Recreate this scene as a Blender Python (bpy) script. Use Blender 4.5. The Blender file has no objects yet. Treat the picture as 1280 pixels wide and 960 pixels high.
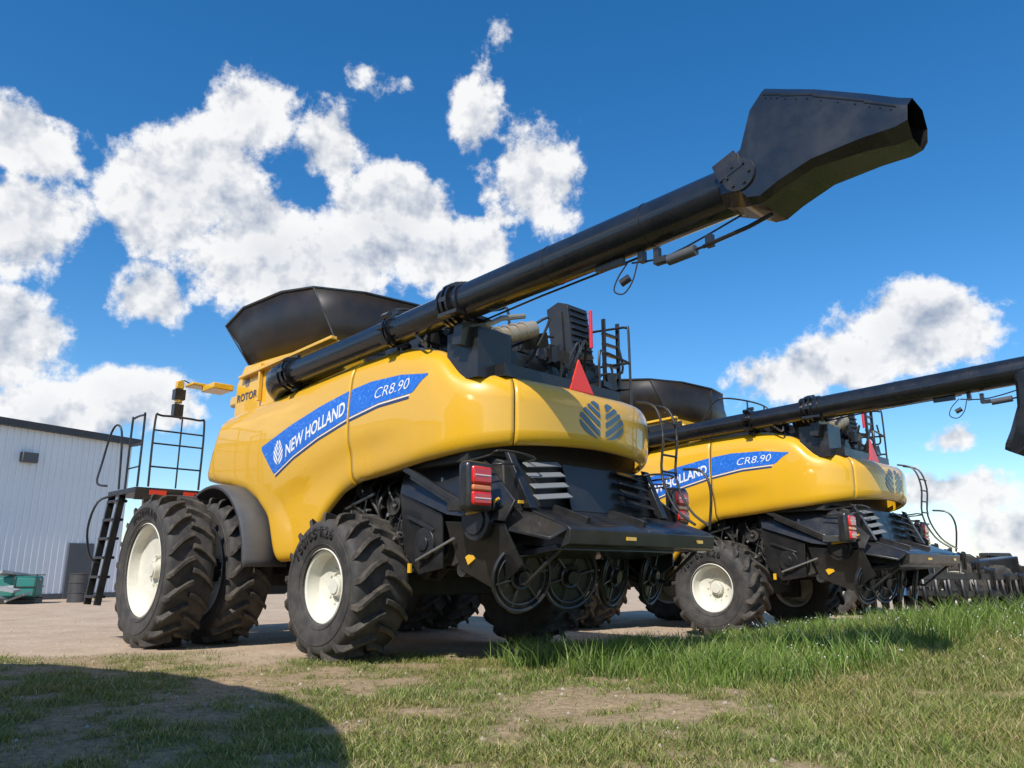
import bpy, math, random
import numpy as np
from mathutils import Vector, Matrix, Euler
random.seed(7); np.random.seed(7)
sc=bpy.context.scene
sc.view_settings.view_transform='Standard'
try: sc.view_settings.look='None'
except Exception: pass
sc.view_settings.exposure=0
R=math.radians
# ------------------------------------------------------------------ materials
def newmat(name):
    m=bpy.data.materials.new(name); m.use_nodes=True
    nt=m.node_tree; b=nt.nodes['Principled BSDF']
    return m,nt,b
def N(nt,t,**k):
    n=nt.nodes.new(t)
    for a,v in k.items(): setattr(n,a,v)
    return n
def mixc(nt,fac,a,b):
    n=N(nt,'ShaderNodeMix',data_type='RGBA')
    for s,v in ((0,fac),(6,a),(7,b)):
        if hasattr(v,'links') or hasattr(v,'is_linked'): nt.links.new(v,n.inputs[s])
        else: n.inputs[s].default_value = v if s==0 else (v[0],v[1],v[2],1)
    return n.outputs[2]
def noise(nt,scale,detail=4,rough=.6,coord='Object'):
    tc=N(nt,'ShaderNodeTexCoord'); n=N(nt,'ShaderNodeTexNoise')
    n.inputs['Scale'].default_value=scale; n.inputs['Detail'].default_value=detail; n.inputs['Roughness'].default_value=rough
    nt.links.new(tc.outputs[coord],n.inputs['Vector']); return n.outputs['Fac']
def rampf(nt,src,a,b,lo=0.,hi=1.):
    n=N(nt,'ShaderNodeMapRange'); n.inputs[1].default_value=a; n.inputs[2].default_value=b
    n.inputs[3].default_value=lo; n.inputs[4].default_value=hi; nt.links.new(src,n.inputs[0]); return n.outputs[0]
def bump(nt,b,src,st,dist=.01):
    n=N(nt,'ShaderNodeBump'); n.inputs['Strength'].default_value=st; n.inputs['Distance'].default_value=dist
    nt.links.new(src,n.inputs['Height']); nt.links.new(n.outputs[0],b.inputs['Normal'])
def paint(name,col,rough=.35,coat=0.,dust=(.2,.16,.11),df=.25,ds=3.,metal=0.,bs=0.):
    m,nt,b=newmat(name)
    nz=noise(nt,ds,4,.7); f=rampf(nt,nz,.42,.8,0,df)
    nt.links.new(mixc(nt,f,col,dust),b.inputs['Base Color'])
    nt.links.new(rampf(nt,nz,.3,.8,rough,min(1,rough+.25)),b.inputs['Roughness'])
    b.inputs['Coat Weight'].default_value=coat; b.inputs['Coat Roughness'].default_value=.04
    b.inputs['Metallic'].default_value=metal
    if bs: bump(nt,b,noise(nt,60,2),bs,.004)
    return m
YEL=paint('yellow_paint',(.79,.43,.018),.24,1.0,(.56,.34,.06),.2,2.)
BLK=paint('black_paint',(.015,.015,.016),.28,.3,(.075,.065,.05),.3,4.)
AUG=paint('auger_black',(.010,.010,.011),.2,.5,(.04,.037,.033),.2,3.)
DRK=paint('dark_machinery',(.022,.022,.022),.5,0,(.11,.09,.065),.5,6.,bs=.3)
GRY=paint('grey_plastic',(.075,.08,.09),.4,0,(.16,.14,.11),.3,5.)
SLT=paint('slat_grey',(.20,.21,.22),.4,0,(.2,.17,.13),.3,5.)
STL=paint('steel',(.45,.44,.42),.35,0,(.2,.17,.13),.4,8.,metal=.8)
CRM=paint('cream_rim',(.72,.70,.60),.4,.2,(.35,.29,.2),.45,3.)
WHT=paint('white_decal',(.8,.8,.8),.4,0,(.5,.5,.45),.1)
NVY=paint('navy_decal',(.03,.05,.13),.4,0,(.2,.2,.2),.1)
SGN=paint('logo_blue_grey',(.06,.12,.19),.3,.4,(.3,.28,.2),.12)
RED=paint('red_lens',(.65,.015,.01),.12,1.,(.5,.05,.04),.1)
AMB=paint('amber_lens',(.75,.20,.05),.15,1.,(.5,.2,.1),.1)
ORG=paint('orange_reflector',(.85,.05,.02),.3,.4,(.5,.1,.05),.1)
GLS,_nt,_b=newmat('cab_glass'); _b.inputs['Base Color'].default_value=(.02,.03,.035,1); _b.inputs['Roughness'].default_value=.05
m,nt,b=newmat('blue_decal'); BLU=m
nz=noise(nt,3.2,2,.5); c=N(nt,'ShaderNodeMath',operation='PINGPONG'); c.inputs[1].default_value=.035
nt.links.new(nz,c.inputs[0]); f=rampf(nt,c.outputs[0],.026,.035,0,.55)
nt.links.new(mixc(nt,f,(.018,.14,.58),(.12,.38,.85)),b.inputs['Base Color']); b.inputs['Roughness'].default_value=.3
m,nt,b=newmat('tyre_rubber'); TYR=m
nz=noise(nt,5,4,.7); f=rampf(nt,nz,.36,.70,0.15,.7)
nt.links.new(mixc(nt,f,(.020,.020,.021),(.105,.092,.078)),b.inputs['Base Color']); b.inputs['Roughness'].default_value=.75
bump(nt,b,noise(nt,90,2),.3,.004)
m,nt,b=newmat('tyre_lug_rubber'); LUG=m
nz=noise(nt,7,4,.7); f=rampf(nt,nz,.40,.70,0.12,.75)
nt.links.new(mixc(nt,f,(.022,.021,.021),(.14,.115,.085)),b.inputs['Base Color']); b.inputs['Roughness'].default_value=.8
LET=paint('tyre_lettering',(.006,.006,.006),.7,0,(.02,.02,.02),.3)
m,nt,b=newmat('tank_cover'); TNK=m
nz=noise(nt,2.5,4,.6); nt.links.new(mixc(nt,rampf(nt,nz,.35,.75,0,1),(.014,.012,.011),(.034,.024,.016)),b.inputs['Base Color']); b.inputs['Roughness'].default_value=.4
# ------------------------------------------------------------------ mesh builder
class MB:
    def __init__(s): s.v=[]; s.f=[]
    def add(s,v,f):
        n=len(s.v); s.v+= [tuple(p) for p in v]; s.f+=[tuple(i+n for i in q) for q in f]
    def box(s,c,d,rot=(0,0,0)):
        M=Euler([R(x) for x in rot]).to_matrix(); c=Vector(c)
        v=[c+M@Vector((x*d[0]/2,y*d[1]/2,z*d[2]/2)) for x in(-1,1) for y in(-1,1) for z in(-1,1)]
        s.add(v,[(0,1,3,2),(4,6,7,5),(0,4,5,1),(2,3,7,6),(0,2,6,4),(1,5,7,3)])
    def tube(s,pts,r,seg=8,sm=0,cap=True,rr=None):
        P=[Vector(p) for p in pts]
        if sm:
            Q=[]
            for i in range(len(P)-1):
                p0=P[max(i-1,0)];p1=P[i];p2=P[i+1];p3=P[min(i+2,len(P)-1)]
                for k in range(sm):
                    t=k/sm; Q.append(.5*((2*p1)+(p2-p0)*t+(2*p0-5*p1+4*p2-p3)*t*t+(3*p1-p0-3*p2+p3)*t**3))
            Q.append(P[-1]); P=Q
        n=len(P); T=[(P[min(i+1,n-1)]-P[max(i-1,0)]).normalized() for i in range(n)]
        up=Vector((0,0,1)) if abs(T[0].z)<.9 else Vector((1,0,0))
        u=(up-T[0]*up.dot(T[0])).normalized(); V=[]
        for i in range(n):
            u=(u-T[i]*u.dot(T[i])).normalized(); w=T[i].cross(u); ri=rr[i] if rr else r
            V+=[P[i]+(u*math.cos(a)+w*math.sin(a))*ri for a in [2*math.pi*k/seg for k in range(seg)]]
        F=[(i*seg+k,i*seg+(k+1)%seg,(i+1)*seg+(k+1)%seg,(i+1)*seg+k) for i in range(n-1) for k in range(seg)]
        if cap: F+=[tuple(range(seg))[::-1],tuple((n-1)*seg+k for k in range(seg))]
        s.add(V,F)
    def cyl(s,p0,p1,r,seg=16,r2=None): s.tube([p0,p1],r,seg,rr=[r,r if r2 is None else r2])
    def prism(s,poly,vec):
        n=len(poly); vec=Vector(vec); P=[Vector(p) for p in poly]
        s.add(P+[p+vec for p in P],[tuple(range(n))[::-1],tuple(range(n,2*n))]+[(i,(i+1)%n,n+(i+1)%n,n+i) for i in range(n)])
    def prof(s,az,b0,b1): s.prism([(a,b0,z) for a,z in az],(0,b1-b0,0))
    def lathe(s,prof,c,seg=48,axis='y',flip=1):
        V=[];n=len(prof)
        for k in range(seg):
            t=2*math.pi*k/seg; ct,st=math.cos(t),math.sin(t)
            for r,y in prof:
                y*=flip
                p={'y':(r*ct,y,r*st),'x':(y,r*ct,r*st),'z':(r*ct,r*st,y)}[axis]
                V.append((c[0]+p[0],c[1]+p[1],c[2]+p[2]))
        s.add(V,[(k*n+i,k*n+i+1,((k+1)%seg)*n+i+1,((k+1)%seg)*n+i) for k in range(seg) for i in range(n-1)])
    def ring(s,c,ax,R_,r,seg=32,s2=6):
        ax=Vector(ax).normalized(); u=ax.orthogonal().normalized(); w=ax.cross(u); c=Vector(c)
        pts=[c+(u*math.cos(t)+w*math.sin(t))*R_ for t in [2*math.pi*k/seg for k in range(seg+1)]]
        s.tube(pts,r,s2,cap=False)
    def obj(s,name,mat,parent=None,bevel=0,ang=35,solid=0,bseg=2):
        me=bpy.data.meshes.new(name); me.from_pydata(s.v,[],s.f); me.validate()
        import bmesh
        bm=bmesh.new(); bm.from_mesh(me); bmesh.ops.recalc_face_normals(bm,faces=bm.faces); bm.to_mesh(me); bm.free()
        me.shade_smooth(); me.set_sharp_from_angle(angle=R(ang))
        ob=bpy.data.objects.new(name,me); sc.collection.objects.link(ob); me.materials.append(mat)
        if parent: ob.parent=parent
        if solid:
            q=ob.modifiers.new('s','SOLIDIFY'); q.thickness=solid; q.offset=-1
        if bevel:
            q=ob.modifiers.new('b','BEVEL'); q.width=bevel; q.segments=bseg; q.limit_method='ANGLE'; q.angle_limit=R(40); q.harden_normals=False
        return ob
def empty(name,loc=(0,0,0),rz=0):
    e=bpy.data.objects.new(name,None); e.location=loc; e.rotation_euler=(0,0,rz); sc.collection.objects.link(e); return e
def text2d(body,offset=0.,shear=0.):
    cu=bpy.data.curves.new('t','FONT'); cu.body=body; cu.offset=offset; cu.shear=shear; cu.resolution_u=4
    ob=bpy.data.objects.new('t',cu); sc.collection.objects.link(ob)
    dg=bpy.context.evaluated_depsgraph_get(); dg.update()
    me=bpy.data.meshes.new_from_object(ob.evaluated_get(dg))
    v=[(p.co.x,p.co.y) for p in me.vertices]; f=[tuple(p.vertices) for p in me.polygons]
    bpy.data.objects.remove(ob); bpy.data.meshes.remove(me)
    x0=min(p[0] for p in v); x1=max(p[0] for p in v); y1=max(p[1] for p in v)
    return [((x-x0)/(x1-x0),y/y1) for x,y in v],f
# ------------------------------------------------------------------ combine hull surface
ZT=[(-3.6,2.97),(-2.9,3.0),(-2.3,3.04),(-1.98,3.06),(-1.85,3.09),(-1.72,3.18),(-1.58,3.32),(-1.36,3.46),(-1.0,3.54),(-.6,3.565),(.17,3.56),(1.2,3.49),(2.1,3.42),(3.34,3.36),(3.8,3.33)]
ZB=[(-3.6,2.31),(-2.6,2.26),(-1.9,2.2),(-1.3,2.14),(-.69,2.08),(-.05,2.03),(.3,1.92),(.625,1.7),(.9,1.42),(1.1,1.2),(1.25,1.12),(1.8,1.1),(1.88,1.2),(1.93,1.35),(2.05,1.62),(2.3,1.92),(2.6,2.1),(3.0,2.2),(3.4,2.27),(3.8,2.35)]
def itp(T,u): return float(np.interp(u,[t[0] for t in T],[t[1] for t in T]))
def fold(u): return u if u>=-3.6 else -7.2-u
def smooth_itp(T,u,w=.06): return sum(itp(T,u+d)*k for d,k in ((-w,.25),(0,.5),(w,.25)))
def zt(u): return smooth_itp(ZT,fold(u))
def zb(u): return smooth_itp(ZB,fold(u),.05)
def plan(u):
    if u>=-1.4: return Vector((u,1.6))
    if u<=-5.8: return Vector((-1.4+(-5.8-u),-1.6))
    ph=(-1.4-u)/2.2*math.pi/2; s=abs(math.sin(ph))**.75; c=math.cos(ph); c=math.copysign(abs(c)**.75,c)
    return Vector((-1.4-1.16*s,1.6*c))
def surf(u,z,off=0.):
    a=plan(u-.02); b_=plan(u+.02); t=(b_-a).normalized(); n=Vector((-t.y,t.x))
    T=zt(u);B=zb(u); z=min(max(z,B),T)
    o=.05*math.sin(math.pi*min(1,max(0,(z-2.0)/1.5)))
    rt=.26; d=T-z
    if d<rt: o-=.20*(1-math.sqrt(max(0,1-(1-d/rt)**2)))
    rb=.14; d=z-B
    if d<rb: o-=.09*(1-math.sqrt(max(0,1-(1-d/rb)**2)))
    uf=fold(u)
    if -1.2<uf<3.2:
        zc=itp([(-1.2,2.55),(0,2.45),(.8,2.25),(1.6,1.95),(3.2,1.6)],uf); dd=(z-zc)/.10
        o-= .05*(1/(1+math.exp(-max(-30,min(30,-dd*2.2)))))*min(1,(uf+1.2)/.8)
    p=plan(u)+n*(o+off)
    w=min(1,max(0,(uf-2.2)/1.4)); sh=-.41*(z-2.85)*w
    return Vector((p.x+sh,p.y,z))
def hull(name,u0,u1,parent):
    n=max(2,int(abs(u1-u0)/.05)); mb=MB(); V=[];rows=None
    for i in range(n+1):
        u=u0+(u1-u0)*i/n; T=zt(u);B=zb(u)
        zs=[B,B+.004,B+.015,B+.04,B+.08,B+.14]+[B+.14+(T-.26-B-.14)*k/18 for k in range(1,18)]+[T-.26,T-.18,T-.12,T-.07,T-.035,T-.012,T-.003,T]
        rows=len(zs); V+=[surf(u,z) for z in zs]
    F=[(i*rows+k,i*rows+k+1,(i+1)*rows+k+1,(i+1)*rows+k) for i in range(n) for k in range(rows-1)]
    mb.add(V,F); return mb.obj(name,YEL,parent,ang=60,solid=.02)
def onhull(name,pts,faces,mat,parent,off=.004):
    mb=MB(); mb.add([surf(u,z,off) for u,z in pts],faces); return mb.obj(name,mat,parent,ang=80)
def band(name,u0,u1,top,bot,mat,parent,off=.004):
    n=int(abs(u1-u0)/.05)+2; P=[];K=8
    for i in range(n+1):
        u=u0+(u1-u0)*i/n
        for k in range(K+1): P.append((u,bot(u)+(top(u)-bot(u))*k/K))
    F=[(i*(K+1)+k,i*(K+1)+k+1,(i+1)*(K+1)+k+1,(i+1)*(K+1)+k) for i in range(n) for k in range(K)]
    return onhull(name,P,F,mat,parent,off)
def leafpts():
    V=[];F=[]
    def hw(y): 
        if y<=0 or y>=1: return 0
        return .40*math.sin(math.pi*y**.80)**.75
    def inside_y(x):
        ys=[k/200 for k in range(201) if hw(k/200)>=x]; return (ys[0],ys[-1]) if ys else None
    for s in(-1,1):
        for y0,h in ((-.46,.16),(-.21,.16),(.03,.15),(.26,.14),(.48,.13),(.68,.16)):
            b0=len(V);cnt=0
            for i in range(15):
                x=.026+(.39-.026)*i/14; r=inside_y(x)
                if not r: continue
                lo=y0+1.35*x-.5*x*x; hi=lo+h*(1+.3*x); lo=max(lo,r[0]); hi=min(hi,r[1])
                if hi<=lo+.004: 
                    if cnt: break
                    continue
                V.append((s*x,lo)); V.append((s*x,hi)); cnt+=1
            for i in range(cnt-1): F.append((b0+2*i,b0+2*i+1,b0+2*i+3,b0+2*i+2))
    return V,F
# ------------------------------------------------------------------ tyres
def wheel(mT,mL,mR,mS,c,Ro,W,rim,nl,side):
    h=Ro
    pf=[(rim,.40*W),(rim+.02,.44*W),(rim+.05,.465*W),((rim+h)/2,.505*W),(h-.17,.50*W),(h-.12,.485*W),(h-.095,.45*W),(h-.083,.38*W),(h-.077,.2*W)]
    pf=pf+[(h-.075,0)]+[(r,-y) for r,y in pf[::-1]]
    mT.lathe(pf,c,72)
    for r_,y_ in ((rim+.07,.475*W),((rim+h)/2+.02,.508*W)): mT.ring((c[0],c[1]+side*y_,c[2]),(0,1,0),r_,.006,64,4)
    for sgn in(-1,1):
        for k in range(nl):
            th0=2*math.pi*(k+(.5 if sgn>0 else 0))/nl; V=[]
            path=[(0.0,0),(.12,.02),(.25,.06),(.36,.11),(.44,.15),(.49,.175),(.512,.19)]
            rt=[h,h,h,h-.002,h-.006,h-.03,h-.12]; rb=[h-.085]*4+[h-.10,h-.12,h-.18]
            for (fy,dl),r1,r0 in zip(path,rt,rb):
                th=th0+dl*1.35/Ro; y=sgn*(fy*W-.012); hw=.031/Ro
                for r,q in ((r0,1.35),(r1,1.0)):
                    for s2 in(-1,1):
                        t=th+s2*hw*q; V.append((c[0]+r*math.cos(t),c[1]+y,c[2]+r*math.sin(t)))
            F=[(0,1,3,2)]; 
            for i in range(len(path)-1):
                a=4*i; F+=[(a+2,a+3,a+7,a+6),(a,a+2,a+6,a+4),(a+1,a+5,a+7,a+3)]
            F.append((24,26,27,25)); mL.add(V,F)
    s=side
    mR.lathe([(rim+.012,.455*W),(rim+.025,.44*W),(rim+.01,.415*W),(rim-.02,.40*W),(rim-.03,.30*W),(rim-.05,.20*W),(rim-.09,.175*W),(rim*.62,.16*W),(rim*.5,.13*W),(.17,.13*W),(.165,.10*W),(0,.10*W)],c,56,'y',s)
    mR.lathe([(rim+.02,-.45*W),(rim-.02,-.40*W),(rim-.04,.2*W)],c,56,'y',s)
    y=c[1]+s*.10*W
    mS.cyl((c[0],y,c[2]),(c[0],y+s*.09,c[2]),.11,20); mS.cyl((c[0],y+s*.09,c[2]),(c[0],y+s*.11,c[2]),.085,20)
    for k in range(10):
        t=2*math.pi*k/10; x,z=c[0]+.2*math.cos(t),c[2]+.2*math.sin(t)
        mS.cyl((x,y+s*.005,z),(x,y+s*.045,z),.016,6)
def tyre_text(body,c,yface,rad,size,ang0,parent,name):
    mb=MB(); t=ang0
    for ch in body:
        if ch==' ': t-=size*.5/rad; continue
        v,f=text2d(ch,.025); w=size*(.3 if ch in '/I1.' else .62); 
        P=[]
        for x,y in v:
            th=t-(x*w)/rad; r=rad+y*size
            P.append((c[0]-r*math.cos(th),yface,c[2]+r*math.sin(th)))
        mb.add(P,f); t-=(w+size*.16)/rad
    return mb.obj(name,LET,parent,solid=.004)
# ------------------------------------------------------------------ combine
def build_combine():
    root=empty('combine_harvester')
    hull('side_panel_left',3.75,.035,root); hull('rear_side_panel_left',.015,-2.60,root)
    hull('rear_hood',-2.615,-4.585,root)
    hull('rear_side_panel_right',-4.60,-7.215,root); hull('side_panel_right',-7.235,-10.95,root)
    top=lambda u: itp([(-1.46,3.10),(-1.0,3.17),(-.4,3.19),(.05,3.15),(.7,3.05),(1.4,2.90),(2.2,2.68)],u)
    bot=lambda u: itp([(-1.46,3.09),(-1.24,2.92),(-.6,2.90),(.02,2.81),(.7,2.66),(1.3,2.48),(1.82,2.27),(2.2,2.66)],u)
    for nm,u0,u1 in (('stripe_front',2.18,.05),('stripe_rear',0.0,-1.45)):
        band('blue_'+nm,u0,u1,top,bot,BLU,root,.004)
        band('white_'+nm,min(u0,1.8),max(u1,-1.2),lambda u:bot(u)-.012,lambda u:bot(u)-.026,WHT,root,.004)
        band('navy_'+nm,min(u0,1.78),max(u1,-1.18),lambda u:bot(u)-.032,lambda u:bot(u)-.06,NVY,root,.004)
    v,f=text2d('NEW HOLLAND',.022,.0)
    def base(u): return bot(u)+.075
    onhull('side_lettering',[(1.50-x*1.40,base(1.50-x*1.40)+y*.17) for x,y in v],f,WHT,root,.008)
    v,f=text2d('CR8.90',-.008,.25)
    onhull('model_lettering',[(-.52-x*.66,base(-.52-x*.66)+y*.12-.01) for x,y in v],f,WHT,root,.008)
    v,f=leafpts()
    onhull('side_leaf_emblem',[(1.70-x*.32,2.39+y*.36) for x,y in v],f,WHT,root,.008)
    onhull('rear_leaf_emblem',[(-3.60-x*.54,2.42+y*.46) for x,y in v],f,SGN,root,.006)
    for s in(1,-1):
        mb=MB(); V=[];K=26
        for i in range(K+1):
            t=R(178-(178-60)*i/K)
            for bb,rr in ((1.30,1.21),(1.88,1.21),(1.93,1.19),(1.935,1.15)): V.append((3.1+rr*math.cos(t),s*bb,1.0+rr*math.sin(t)))
        mb.add(V,[(i*4+k,i*4+k+1,i*4+5+k,i*4+4+k) for i in range(K) for k in range(3)])
        mb.obj('wheel_fender',GRY,root,solid=.02)
    mT,mL,mR,mS=MB(),MB(),MB(),MB()
    for s in(1,-1):
        wheel(mT,mL,mR,mS,(3.1,s*2.48,1.0),1.02,.62,.60,20,s)
        wheel(mT,mL,mR,mS,(3.1,s*1.66,1.0),1.02,.62,.60,20,s)
        wheel(mT,mL,mR,mS,(0,s*1.57,.82),.84,.74,.40,17,s)
    mT.obj('tyre_carcasses',TYR,root); mL.obj('tyre_lugs',LUG,root,ang=25,bevel=.006,bseg=1); mR.obj('wheel_rims',CRM,root); mS.obj('wheel_hubs',CRM,root)
    tyre_text('750/65 R26',(0,0,.82),1.57+.74*.505+.004,.555,.115,R(150),root,'tyre_lettering')
    tyre_text('VF620/70 R42',(3.1,0,1.0),2.48+.62*.505+.004,.73,.095,R(125),root,'tyre_lettering')
    d=MB()
    d.box((.6,0,2.55),(5.1,2.9,.9)); d.box((1.0,0,1.55),(3.8,1.6,1.1)); d.box((-.5,0,3.1),(2.3,2.7,.5))
    d.prof([(-.6,2.15),(-1.95,2.2),(-2.25,2.1),(-2.3,1.4),(-1.7,1.02),(-.7,1.1)],-1.22,1.22)
    d.box((0,0,.82),(.28,2.5,.26)); d.box((0,1.15,.85),(.34,.2,.5)); d.box((0,-1.15,.85),(.34,.2,.5)); d.box((0,0,1.15),(.5,.5,.5))
    d.cyl((3.1,-2.4,1.0),(3.1,2.4,1.0),.16,16); d.box((3.1,0,1.05),(.7,2.2,.55)); d.box((4.6,0,1.3),(2.2,1.4,.7),(0,22,0))
    for y in(.95,-.95):
        d.box((1.2,y,1.05),(3.6,.14,.22)); d.box((-.2,y,1.5),(.2,.16,1.0)); d.box((1.6,y,1.55),(.16,.14,1.0)); d.box((-1.2,y,1.25),(1.8,.1,.16),(0,-14,0))
    d.obj('chassis_and_threshing_body',DRK,root,bevel=.015)
    k=MB()
    for s in(1,-1):
        k.prism([(-.7,s*1.32,2.10),(-2.0,s*1.28,2.16),(-2.62,s*1.42,1.66),(-2.55,s*1.50,1.46),(-1.7,s*1.50,1.56),(-.8,s*1.44,1.85)],(0,s*-.03,0))
        k.prism([(-1.6,s*1.44,1.50),(-2.5,s*1.46,1.44),(-2.6,s*1.30,1.05),(-2.2,s*1.26,.8),(-1.7,s*1.30,1.0)],(0,s*-.03,0))
        k.prism([(-.75,s*1.40,1.86),(-1.55,s*1.44,1.58),(-1.5,s*1.38,1.02),(-1.05,s*1.34,.95),(-.8,s*1.36,1.2)],(0,s*-.03,0))
        k.box((-1.5,s*1.50,1.86),(1.2,.05,.07),(0,-25,0)); k.box((-1.62,s*1.5,1.75),(1.2,.04,.04),(0,-25,0)); k.box((-1.15,s*1.41,1.5),(.5,.03,.04),(0,-20,0))
        k.cyl((-2.15,s*1.44,1.48),(-2.15,s*1.52,1.48),.2,28); k.cyl((-2.15,s*1.52,1.48),(-2.15,s*1.54,1.48),.14,28)
        k.cyl((-1.22,s*1.38,1.28),(-1.22,s*1.42,1.28),.17,28); k.cyl((-1.22,s*1.42,1.28),(-1.22,s*1.44,1.28),.08,20)
        k.box((-2.2,s*1.6,1.62),(.5,.1,.1),(0,0,s*25))
        k.tube([(-1.9,s*1.45,2.1),(-2.35,s*1.5,2.12),(-2.5,s*1.55,2.14),(-2.52,s*1.3,2.15),(-2.5,s*1.0,2.12),(-2.2,s*.95,2.1)],.014,6,4)
        k.tube([(-1.9,s*1.45,2.0),(-2.4,s*1.5,2.02),(-2.5,s*1.3,2.03),(-2.2,s*.95,2.0)],.012,6,4)
        k.prism([(-2.28,s*1.24,2.2),(-2.34,s*1.24,2.18),(-2.62,s*1.2,1.6),(-2.5,s*1.2,1.6)],(0,s*-.10,0))
    k.prof([(-2.15,1.70),(-2.6,1.58),(-3.05,1.42),(-3.1,1.38),(-3.08,1.24),(-2.95,1.2),(-2.3,1.26),(-2.1,1.3)],-1.42,1.16)
    k.prism([(-2.4,1.16,1.62),(-3.06,1.16,1.40),(-2.98,1.32,1.30),(-2.4,1.44,1.42)],(0,0,-.03))
    k.prism([(-2.4,-1.42,1.60),(-3.06,-1.42,1.40),(-3.02,-1.62,1.30),(-2.4,-1.66,1.42)],(0,0,-.03))
    k.box((-2.75,.75,1.55),(.5,.06,.08),(0,-18,0)); k.box((-2.75,-.2,1.55),(.5,.06,.08),(0,-18,0)); k.box((-2.7,.2,1.18),(.5,2.0,.06),(0,8,0))
    k.prism([(-2.30,.38,2.14),(-2.44,.38,1.62),(-2.44,-1.15,1.62),(-2.30,-1.15,2.14)],(-.02,0,0))
    k.tube([(-2.95,1.1,1.22),(-2.5,1.15,.86),(-1.8,1.22,1.0)],.025,6); k.tube([(-2.95,-1.25,1.22),(-2.5,-1.25,.86),(-1.8,-1.22,1.0)],.025,6)
    k.obj('straw_chopper_hood',BLK,root,bevel=.012)
    lv=MB()
    for i in range(4): lv.box((-2.38-.05*i,.76,2.09-.115*i),(.09,.54,.014),(-7,-35,4))
    lv.obj('louvre_slats',SLT,root,bevel=.004)
    lv=MB()
    for i in range(4): lv.box((-2.38-.05*i,-.76,2.09-.115*i),(.09,.54,.014),(7,-35,-4))
    lv.obj('louvre_slats',BLK,root,bevel=.004)
    sp=MB()
    for y in(1.12,.38,-.38,-1.12):
        ax=(-1,.25*(1 if y>0 else -1),-.2); c0=Vector((-2.42,y,.93)); A=Vector(ax).normalized()
        for r_,q in ((.33,.02),(.27,.012),(.11,.02)): sp.ring(c0,ax,r_,q,36,6)
        sp.cyl(c0+A*-.05,c0+A*-.03,.32,36); sp.cyl(c0+A*-.03,c0+A*.06,.07,16)
        for j in range(6):
            t=j*math.pi/3; u=A.orthogonal().normalized(); w=A.cross(u); sp.cyl(c0+(u*math.cos(t)+w*math.sin(t))*.08,c0+(u*math.cos(t)+w*math.sin(t))*.3,.012,6)
    sp.obj('spreader_discs',BLK,root)
    pl=MB(); pul=[(-1.35,1.28,1.30,.2),(-.55,1.30,1.75,.13),(-.35,1.30,1.25,.17),(.35,1.30,1.55,.24),(.1,1.32,1.95,.09)]
    for s in(1,-1):
        for a,bq,z,r_ in pul:
            pl.lathe([(0,.0),(r_*.3,.03),(r_*.35,.0),(r_*.85,-.01),(r_,.03),(r_,.045),(r_*.9,.01),(r_*.9,-.05),(r_,-.06),(r_,-.07)],(a,s*bq,z),28,'y',s)
        for i,j in ((0,1),(1,2),(2,3),(3,4)):
            p,q=pul[i],pul[j]; dv=Vector((q[0]-p[0],0,q[2]-p[2])).normalized(); nn=Vector((-dv.z,0,dv.x))
            for sg in(1,-1): pl.tube([Vector((p[0],s*(p[1]-.01),p[2]))+nn*p[3]*.92*sg,Vector((q[0],s*(q[1]-.01),q[2]))+nn*q[3]*.92*sg],.012,5)
    rnd=random.Random(3)
    for i in range(150):
        a=rnd.uniform(-2.1,1.2); s=rnd.choice((1,1,1,-1)); z=rnd.uniform(.95,2.15); q=rnd.uniform(.9,1.22)*s
        if rnd.random()<.5: pl.box((a,q,z),(rnd.uniform(.04,.3),rnd.uniform(.04,.14),rnd.uniform(.03,.2)),(rnd.uniform(-20,20),rnd.uniform(-40,40),0))
        else: pl.cyl((a,q-.08,z),(a,q+.1,z),rnd.uniform(.02,.08),12)
    for i in range(26):
        a=rnd.uniform(-2.2,.6); p=[(a,rnd.uniform(1.0,1.25),rnd.uniform(1.9,2.2))]
        for j in range(3): p.append((p[-1][0]+rnd.uniform(-.2,.2),rnd.uniform(1.05,1.34),p[-1][2]-rnd.uniform(.15,.4)))
        pl.tube(p,rnd.uniform(.009,.02),6,5)
    for i in range(20):
        q=rnd.uniform(-1.2,1.2)
        pl.tube([(rnd.uniform(-2.4,-2),q,1.1),(rnd.uniform(-2.5,-2.1),q+rnd.uniform(-.2,.2),.9),(-1.8,q+rnd.uniform(-.3,.3),1.0)],.014,6,4)
    pl.obj('drives_belts_and_hoses',DRK,root)
    st_=MB()
    for i in range(9):
        a=rnd.uniform(-1.9,.4); z=rnd.uniform(1.1,2.0); st_.cyl((a,1.30,z),(a,1.36,z),rnd.uniform(.015,.03),10)
    st_.cyl((-1.1,1.42,1.1),(-1.75,1.44,1.32),.014,10); st_.cyl((-.1,1.30,1.9),(.5,1.32,1.75),.02,10); st_.cyl((.2,1.3,1.0),(-.6,1.3,.95),.02,8)
    st_.obj('bolts_and_rods',STL,root)
    yb=MB()
    for p,dd,rt in (((-1.9,1.34,1.12),(.12,.02,.09),(0,30,0)),((-.95,1.39,1.02),(.05,.02,.10),(0,0,0)),((-2.52,1.2,1.66),(.02,.14,.03),(0,0,0)),((-3.095,.2,1.31),(.012,.16,.035),(0,0,0)),((-.5,1.35,1.05),(.06,.02,.06),(0,0,0)),((-3.095,-1.1,1.31),(.012,.12,.035),(0,0,0))): yb.box(p,dd,rt)
    yb.tube([(-2.05,1.54,1.55),(-2.3,1.54,1.58),(-2.5,1.52,1.68)],.016,6); yb.obj('warning_labels_and_levers',YEL,root)
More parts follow.
